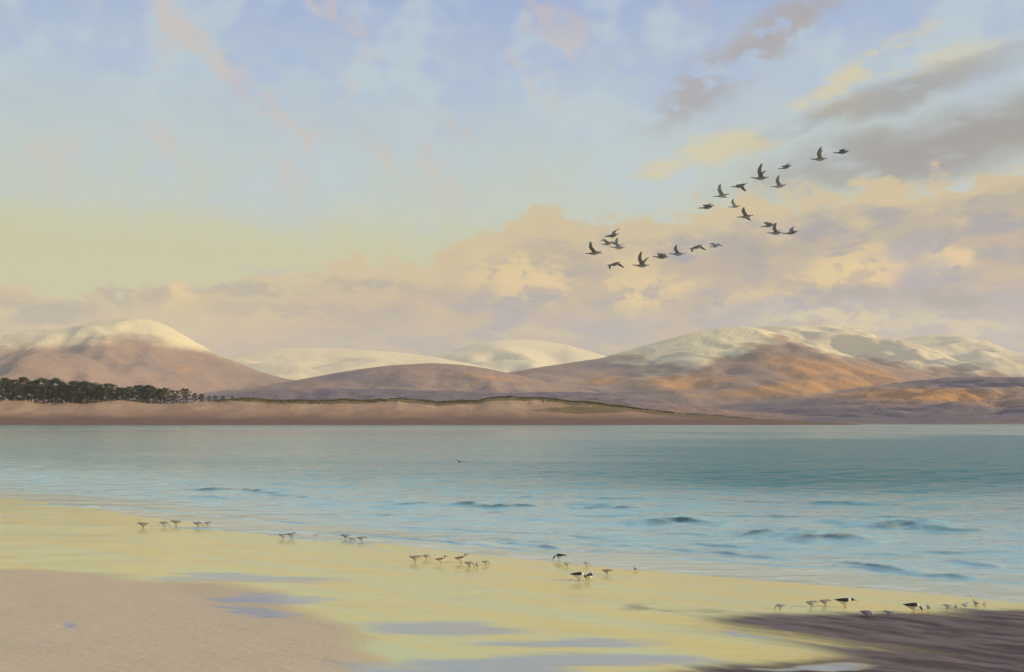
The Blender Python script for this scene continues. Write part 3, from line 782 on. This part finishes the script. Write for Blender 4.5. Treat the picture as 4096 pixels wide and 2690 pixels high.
def goose_mesh(a1, a2, sweep, name):
    """a goose flying towards +x; a1/a2 = inner and outer wing angles in degrees"""
    bm = bmesh.new()
    loft(bm, [((.46, 0, .045), .012, .012, 0), ((.44, 0, .045), .030, .030, 0), ((.405, 0, .04), .036, .036, 0), ((.36, 0, .028), .026, .028, 0), ((.28, 0, .012), .026, .030, 0), ((.20, 0, .0), .046, .05, 0),
              ((.10, 0, -.01), .085, .085, 0), ((-.02, 0, -.015), .098, .092, 0), ((-.14, 0, -.005), .082, .075, 0), ((-.24, 0, .01), .05, .042, 0), ((-.31, 0, .018), .05, .018, 0), ((-.37, 0, .02), .055, .011, 0)])
    for s in (1, -1):
        r1, r2 = math.radians(a1), math.radians(a2)
        y1, z1 = .34 * math.cos(r1), .34 * math.sin(r1)
        y2, z2 = y1 + .38 * math.cos(r2), z1 + .38 * math.sin(r2)
        m = lambda t: (y1 + (y2 - y1) * t, z1 + (z2 - z1) * t)
        wing(bm, s, (.11, .03, .045), [(0, 0, 0, .24, .034), (.04, y1 * .5, z1 * .5, .235, .03), (.05, y1, z1, .22, .026), (.02 - sweep * .3, *m(.4), .19, .022), (-.04 - sweep * .7, *m(.8), .13, .02), (-.10 - sweep, *m(1.0), .05, .018)])
    def paint(co):
        x, y, z = co.T; c = np.tile(np.array((.125, .105, .09)), (len(co), 1))
        body = np.abs(y) < .1
        c[body & (z < -.035) & (x < .16)] = (.34, .29, .24)
        c[(x < -.22) & body] = (.45, .42, .38); c[(x < -.325) & body] = (.03, .028, .026)
        c[(x > .20) & body] = (.022, .02, .02); c[(x > .33) & body & (z < .035)] = (.4, .38, .34)
        c[(np.abs(y) > .12) & (x < -.03)] = (.045, .04, .038)
        return c
    return fuse(bm, .011, name, paint)
def gull_mesh():
    bm = bmesh.new()
    loft(bm, [((.22, 0, .012), .012, .012, 0), ((.19, 0, .012), .028, .028, 0), ((.14, 0, .006), .032, .032, 0), ((.07, 0, 0), .052, .052, 0), ((-.03, 0, 0), .055, .05, 0), ((-.13, 0, .006), .035, .028, 0), ((-.2, 0, .01), .04, .011, 0), ((-.24, 0, .01), .045, .009, 0)])
    for s in (1, -1):
        wing(bm, s, (.06, .03, .02), [(0, 0, 0, .13, .026), (.05, .16, .07, .125, .022), (.06, .26, .09, .115, .02), (.0, .40, .085, .085, .018), (-.08, .54, .06, .03, .017)])
    def paint(co):
        x, y, z = co.T; c = np.tile(np.array((.16, .145, .14)), (len(co), 1))
        c[(np.abs(y) < .06) & (z < -.01)] = (.3, .28, .27); c[np.abs(y) > .42] = (.03, .03, .03); c[x > .12] = (.10, .09, .09)
        return c
    return fuse(bm, .009, 'gull_body', paint)
BILL_DARK = simple_mat('dark_bill', (.03, .028, .026), .5); BILL_RED = simple_mat('orange_bill', (.62, .17, .05), .45)
LEG_PINK = simple_mat('pink_leg', (.45, .22, .18), .6); LEG_DARK = simple_mat('dark_leg', (.09, .08, .075), .6)
GP = {'vert': goose_mesh(42, 50, .10, 'goose_body'), 'high': goose_mesh(24, 30, .11, 'goose_body'), 'up': goose_mesh(18, 20, .10, 'goose_body'), 'level': goose_mesh(14, 2, .07, 'goose_body'), 'down': goose_mesh(-8, -42, .06, 'goose_body'), 'arch': goose_mesh(24, -30, .07, 'goose_body')}
G_BILL = cone_mesh('goose_bill', [(.45, 0, .043), (.49, 0, .036), (.515, 0, .030)], [.017, .013, .006], BILL_DARK)
def flying(kind, body, bill, px, py, Y, head, pitch, bank, label, cat, group=None, pale=0.0):
    e = bpy.data.objects.new(kind, None); col.objects.link(e)
    e.location = ((px / 4 - 512) / F * Y, Y, HC + (HOR - py / 4) / F * Y)
    # heading: degrees from +x, counter-clockwise; birds fly to the picture's left
    e.rotation_euler = (Matrix.Rotation(math.radians(head), 4, 'Z') @ Matrix.Rotation(math.radians(-pitch), 4, 'Y') @ Matrix.Rotation(math.radians(bank), 4, 'X')).to_euler()
    e.scale = (.86,) * 3
    o = link('body', body, parent=e); o.color = (1, 1, 1, 1 - pale); link('bill', bill, parent=e)
    tag(e, label, cat, group)
# x, y, distance, pose, heading, pitch, bank, label
GEESE = [
 (2452, 942, 44, 'level', 142, -6, -26, 'dark goose at the top of the lower skein, wings held in a slanting line'),
 (2432, 974, 48, 'arch', 132, -4, 4, 'faint brown goose with arched wings just behind the lower skein\'s leaders'),
 (2474, 990, 46, 'high', 157, 4, 4, 'pale grey goose with raised wing above the lower skein\'s cream cloud'),
 (2378, 1012, 42, 'up', 150, -3, 16, 'leading dark goose of the lower skein, foremost towards the left'),
 (2460, 1056, 44, 'down', 137, -8, -10, 'black-looking goose with drooped wings lowest in the lower skein'),
 (2568, 1062, 42, 'vert', 152, 3, 8, 'brown goose with one wing lifted high over the brightest cream cloud'),
 (2648, 1028, 44, 'arch', 154, 2, -6, 'dark stocky goose following third in the lower skein\'s trailing line'),
 (2712, 1016, 48, 'up', 152, 2, 10, 'small goose with V wings next behind the stocky dark one'),
 (2788, 988, 46, 'down', 132, -10, -12, 'pale goose with drooping wings second from the end of lower skein'),
 (2862, 984, 56, 'arch', 132, -4, -4, 'faintest grey goose at the very tail of the lower skein'),
 (2832, 828, 43, 'level', 150, -6, -14, 'leading goose of the upper skein\'s turning point, wings low over cream edge'),
 (2888, 782, 46, 'up', 154, -6, 20, 'grey goose with spread upswept wing second on the upper skein\'s bend'),
 (2962, 742, 45, 'down', 150, -8, -4, 'brown hunched goose between the bend and the darkest upper goose'),
 (3044, 712, 42, 'vert', 156, 2, 6, 'darkest goose of the upper skein, wing raised straight up'),
 (3118, 744, 47, 'up', 154, -3, 14, 'blue-grey goose flying just below the darkest upper goose'),
 (3146, 668, 50, 'level', 142, -10, -20, 'thin goose with long flat left wing above the darkest one'),
 (3280, 636, 45, 'vert', 160, 0, -6, 'goose with wings held vertical, second from the upper skein\'s high end'),
 (3372, 608, 44, 'level', 154, -4, -16, 'highest goose at the far upper end of the whole flock'),
 (2940, 826, 58, 'up', 147, 0, 10, 'ghostly grey goose trailing inside the upper skein\'s bend'),
 (2984, 866, 45, 'level', 152, -3, 18, 'goose with level wings first on the lower arm of the upper skein'),
 (3076, 902, 48, 'arch', 147, -8, -6, 'brown goose with bowed wings directly above another on the lower arm'),
 (3104, 932, 47, 'high', 154, 2, 8, 'goose with raised wing tucked under the bow-winged one on lower arm'),
 (3168, 930, 46, 'level', 154, -8, -24, 'last goose of the lower arm, its wings crossing like an X')]
PALE = {(2474, 990): .6, (2432, 974): .35, (2788, 988): .3, (2862, 984): .65, (2888, 782): .5, (3118, 744): .55, (2940, 826): .8, (2984, 866): .3, (3076, 902): .35, (3104, 932): .3, (3280, 636): .35, (3146, 668): .3, (2712, 1016): .25, (2962, 742): .15}
for x, y, Y, ps, hd, pi, bk, lab in GEESE:
    flying('flying_goose', GP[ps], G_BILL, x, y, Y, hd, pi, bk, lab, 'goose', 'geese flying in skeins over the bay', PALE.get((x, y), .2))
flying('flying_gull', gull_mesh(), cone_mesh('gull_bill', [(.21, 0, .01), (.245, 0, .006), (.26, 0, -.002)], [.010, .008, .003], BILL_DARK), 1838, 1848, 54, 118, 0, 16, 'lone grey gull gliding low over the teal water', 'gull')

def wader_mesh(kind, pose, name):
    """standing shorebird facing +x, feet at z=0; returns body, bill, leg root height"""
    bm = bmesh.new(); L = .125
    if pose == 'feed':
        neck = [((.115, 0, .205), .040, .040, -.9), ((.150, 0, .180), .028, .028, -1.3), ((.172, 0, .155), .029, .030, -1.6), ((.186, 0, .135), .022, .022, -1.7), ((.192, 0, .122), .008, .008, -1.7)]
        bill = [(.188, 0, .130), (.205, 0, .085), (.216, 0, .048)]
    elif pose == 'alert':
        neck = [((.115, 0, .245), .040, .042, .5), ((.135, 0, .285), .027, .028, .9), ((.150, 0, .315), .029, .029, .4), ((.172, 0, .322), .023, .023, 0), ((.185, 0, .321), .008, .008, 0)]
        bill = [(.180, 0, .320), (.225, 0, .312), (.258, 0, .303)]
    elif pose == 'walk':
        neck = [((.120, 0, .228), .042, .042, 0), ((.155, 0, .238), .028, .029, 0), ((.180, 0, .240), .030, .030, 0), ((.203, 0, .234), .022, .022, 0), ((.214, 0, .231), .008, .008, 0)]
        bill = [(.208, 0, .231), (.250, 0, .212), (.278, 0, .196)]
    else:  # rest: head drawn in
        neck = [((.105, 0, .240), .045, .046, .3), ((.118, 0, .262), .034, .034, .3), ((.135, 0, .268), .028, .028, 0), ((.152, 0, .264), .016, .016, 0), ((.158, 0, .262), .007, .007, 0)]
        bill = [(.150, 0, .263), (.190, 0, .250), (.214, 0, .240)]
    loft(bm, [((-.195, 0, .225), .030, .008, 0), ((-.15, 0, .222), .036, .016, 0), ((-.10, 0, .210), .050, .040, 0), ((-.04, 0, .198), .068, .062, 0), ((.03, 0, .196), .074, .070, 0), ((.085, 0, .206), .060, .060, -.1)] + neck)
    for s in (1, -1):
        loft(bm, [((.05, s * .034, .15), .018, .024, 0), ((.02, s * .034, .135), .018, .03, 0), ((-.01, s * .034, .15), .016, .02, 0)])
    def paint(co):
        x, y, z = co.T; n = np.sin(x * 190 + y * 80) * .5 + np.sin(z * 210 - y * 120) * .5
        if kind == 'oyster':
            c = np.tile(np.array((.72, .69, .64)), (len(co), 1))
            back = (z > .196 + .03 * np.clip(-x, 0, .2) * 3) & (x < .085); c[back] = (.028, .022, .018)
            head = (x > .142) | (z > .30); c[head] = (.020, .018, .018)
            c[x < -.15] = (.03, .025, .022)
        elif kind == 'turn':
            c = np.tile(np.array((.70, .66, .62)), (len(co), 1))
            back = (z > .205) & (x < .09); c[back] = np.stack([.20 + .06 * n[back], .12 + .04 * n[back], .075 + .03 * n[back]], -1)
            c[(x > .12)] = (.22, .135, .08); c[x < -.13] = (.10, .075, .06)
        else:
            c = np.tile(np.array((.36, .33, .32)), (len(co), 1))
            back = (z > .20); c[back] = np.stack([.20 + .03 * n[back], .185 + .03 * n[back], .185 + .03 * n[back]], -1)
            c[x < -.12] = (.12, .11, .115); c[(x > .13) & (z > .2)] = (.17, .155, .155)
        return np.clip(c, .01, 1)
    return fuse(bm, .0085, name, paint), bill
WM = {}
def wader(kind, pose):
    if (kind, pose) not in WM:
        body, bl = wader_mesh(kind, pose, kind + '_body')
        bm_ = cone_mesh('wader_bill', bl, [.010, .008, .003], BILL_RED if kind == 'oyster' else BILL_DARK)
        lm = LEG_PINK if kind != 'grey' else LEG_DARK
        legs = []
        for s in (1, -1):
            o = .02 * s
            V, Fc = [], []
            tube(V, Fc, [(.015, s * .034, .09), (.012 - o, s * .034, .045), (.018 + o * .3, s * .034, .0)], [.009, .006, .005], 6)
            for a in (-.6, 0, .6): tube(V, Fc, [(.018 + o * .3, s * .034, .005), (.018 + o * .3 + .03 * math.cos(a), s * .034 + .03 * math.sin(a), .003)], [.005, .003], 4)
            me = bpy.data.meshes.new('wader_leg'); me.from_pydata(V, [], Fc); me.materials.append(lm); legs.append(me)
        WM[(kind, pose)] = (body, bm_, legs)
    return WM[(kind, pose)]
# kind, feet x, feet y, pose, yaw (0 faces right), scale, label
SHORE = [
 ('oyster', 2240, 2243, 'feed', 172, 1.0, 'oystercatcher probing with orange bill at the water\'s edge, facing left'),
 ('oyster', 2312, 2323, 'feed', 8, 1.06, 'black and white oystercatcher of a close pair, head bent right'),
 ('oyster', 2358, 2323, 'rest', 60, .92, 'hunched oystercatcher standing nose to nose beside its partner'),
 ('oyster', 3376, 2430, 'walk', -8, 1.0, 'black-backed oystercatcher walking right along the near wet sand'),
 ('oyster', 3650, 2450, 'feed', -4, 1.0, 'brown-backed oystercatcher just above the dark wet bank, bill down'),
 ('turn', 1762, 2255, 'alert', 10, .82, 'brown and white wader at the middle of the central flock'),
 ('turn', 1842, 2252, 'alert', 15, .92, 'tallest brown and white wader, head up, in the central flock'),
 ('grey', 1658, 2246, 'walk', 4, .84, 'leftmost grey wader of the central flock, body level'),
 ('grey', 1704, 2236, 'feed', 8, .62, 'smallest pale wader set back behind the central flock'),
 ('grey', 1876, 2268, 'feed', 5, .74, 'grey wader with head down beside the tallest brown and white one'),
 ('grey', 1908, 2268, 'rest', 90, .55, 'tiny grey wader between two others at the central flock\'s right'),
 ('grey', 1942, 2260, 'feed', 20, .62, 'grey wader ending the central flock on its right side'),
 ('grey', 574, 2112, 'walk', 176, 1.0, 'dark-breasted grey wader leading the far left line by the water'),
 ('grey', 656, 2106, 'feed', 12, .95, 'second grey wader of the far left line, tilted head down'),
 ('grey', 706, 2102, 'walk', 178, .95, 'third grey wader of the far left line, facing back left'),
 ('grey', 792, 2109, 'feed', 6, 1.0, 'fourth grey wader of the far left line, stretched low'),
 ('grey', 830, 2104, 'rest', 15, .8, 'last pale grey wader of the far left line'),
 ('grey', 1130, 2154, 'walk', 5, .78, 'left one of two dark little waders on the swash edge'),
 ('grey', 1166, 2152, 'rest', 4, .86, 'right one of two dark little waders on the swash edge'),
 ('grey', 1264, 2148, 'rest', 30, .48, 'lone tiny wader out in the thin swash water'),
 ('grey', 1384, 2158, 'walk', 176, .8, 'first of three low waders wading in the swash'),
 ('grey', 1406, 2165, 'feed', 10, .6, 'middle one of three low waders wading in the swash'),
 ('grey', 1444, 2166, 'walk', 4, .8, 'last of three low waders wading in the swash'),
 ('grey', 2268, 2266, 'walk', 8, .56, 'small mauve-grey wader right below the left-facing oystercatcher'),
 ('grey', 2346, 2264, 'feed', 10, .56, 'small grey wader above the oystercatcher pair'),
 ('grey', 2426, 2298, 'walk', -12, .66, 'solitary mauve wader right of the oystercatcher pair'),
 ('grey', 2542, 2284, 'alert', 120, .42, 'faint tiny wader alone on the empty yellow sand'),
 ('grey', 3122, 2438, 'feed', 170, .58, 'first grey wader left of the walking black-backed oystercatcher'),
 ('grey', 3244, 2428, 'walk', 12, .66, 'grey wader second left from the walking black-backed oystercatcher'),
 ('grey', 3298, 2422, 'walk', 6, .64, 'palest wader just left of the walking black-backed oystercatcher'),
 ('grey', 3466, 2470, 'feed', -20, .72, 'grey wader lowest on the sand, between the two near oystercatchers'),
 ('grey', 3556, 2462, 'walk', 160, .5, 'faint wader close left of the brown-backed oystercatcher'),
 ('grey', 3714, 2442, 'rest', 80, .5, 'round grey wader close right of the brown-backed oystercatcher'),
 ('grey', 3792, 2436, 'walk', 176, .5, 'first of five tiny waders at the right end of the beach'),
 ('grey', 3824, 2437, 'rest', 60, .44, 'second of five tiny waders at the right end of the beach'),
 ('grey', 3860, 2432, 'rest', 20, .52, 'middle of five tiny waders at the right end of the beach'),
 ('grey', 3904, 2426, 'alert', 100, .5, 'fourth and highest of five tiny waders at the right end'),
 ('grey', 3938, 2428, 'rest', 40, .44, 'rightmost tiny pale wader of the whole beach')]
NAMES = {'oyster': 'oystercatcher', 'turn': 'turnstone', 'grey': 'grey_wader'}
for kind, x, y, pose, yaw, sc, lab in SHORE:
    body, bill, legs = wader(kind, pose)
    X, Y, z = on_beach(x, y)
    e = bpy.data.objects.new(NAMES[kind], None); col.objects.link(e)
    e.location = (X, Y, z + .002); e.rotation_euler = (0, 0, math.radians(yaw)); e.scale = (sc * 1.22,) * 3
    o = link('body', body, parent=e); o.location.z = -.062; o.color = (1, 1, 1, .55 if sc < .6 and kind == 'grey' else .85 if kind == 'grey' else 1.0)
    link('bill', bill, parent=e).location.z = -.062
    for l in legs: link('leg', l, parent=e)
    tag(e, lab, 'bird', {'oyster': 'oystercatchers on the sand', 'turn': 'brown and white waders on the sand', 'grey': 'grey waders along the waterline'}[kind])

# ------------------------------------------------------------------ haze
def haze():
    bm = bmesh.new(); bmesh.ops.create_cube(bm, size=1.0)
    x0, x1, y0, y1, z0, z1 = -13200, 13200, -2800, 13200, -3.2, 1050
    for v in bm.verts:
        v.co = ((x0 + x1) / 2 + v.co.x * (x1 - x0), (y0 + y1) / 2 + v.co.y * (y1 - y0), (z0 + z1) / 2 + v.co.z * (z1 - z0))
    me = bpy.data.meshes.new('haze'); bm.to_mesh(me); bm.free()
    m = bpy.data.materials.new('haze_air'); m.use_nodes = True; nt = m.node_tree; nt.nodes.clear()
    v = nt.nodes.new('ShaderNodeVolumePrincipled'); o = nt.nodes.new('ShaderNodeOutputMaterial')
    v.inputs['Color'].default_value = (0.95, 0.90, 0.83, 1); v.inputs['Density'].default_value = 7e-5; v.inputs['Anisotropy'].default_value = 0.1
    nt.links.new(v.outputs[0], o.inputs['Volume'])
    tag(link('haze', me, m), 'thin pale morning haze lying over the bay and hills', kind='stuff')
haze()
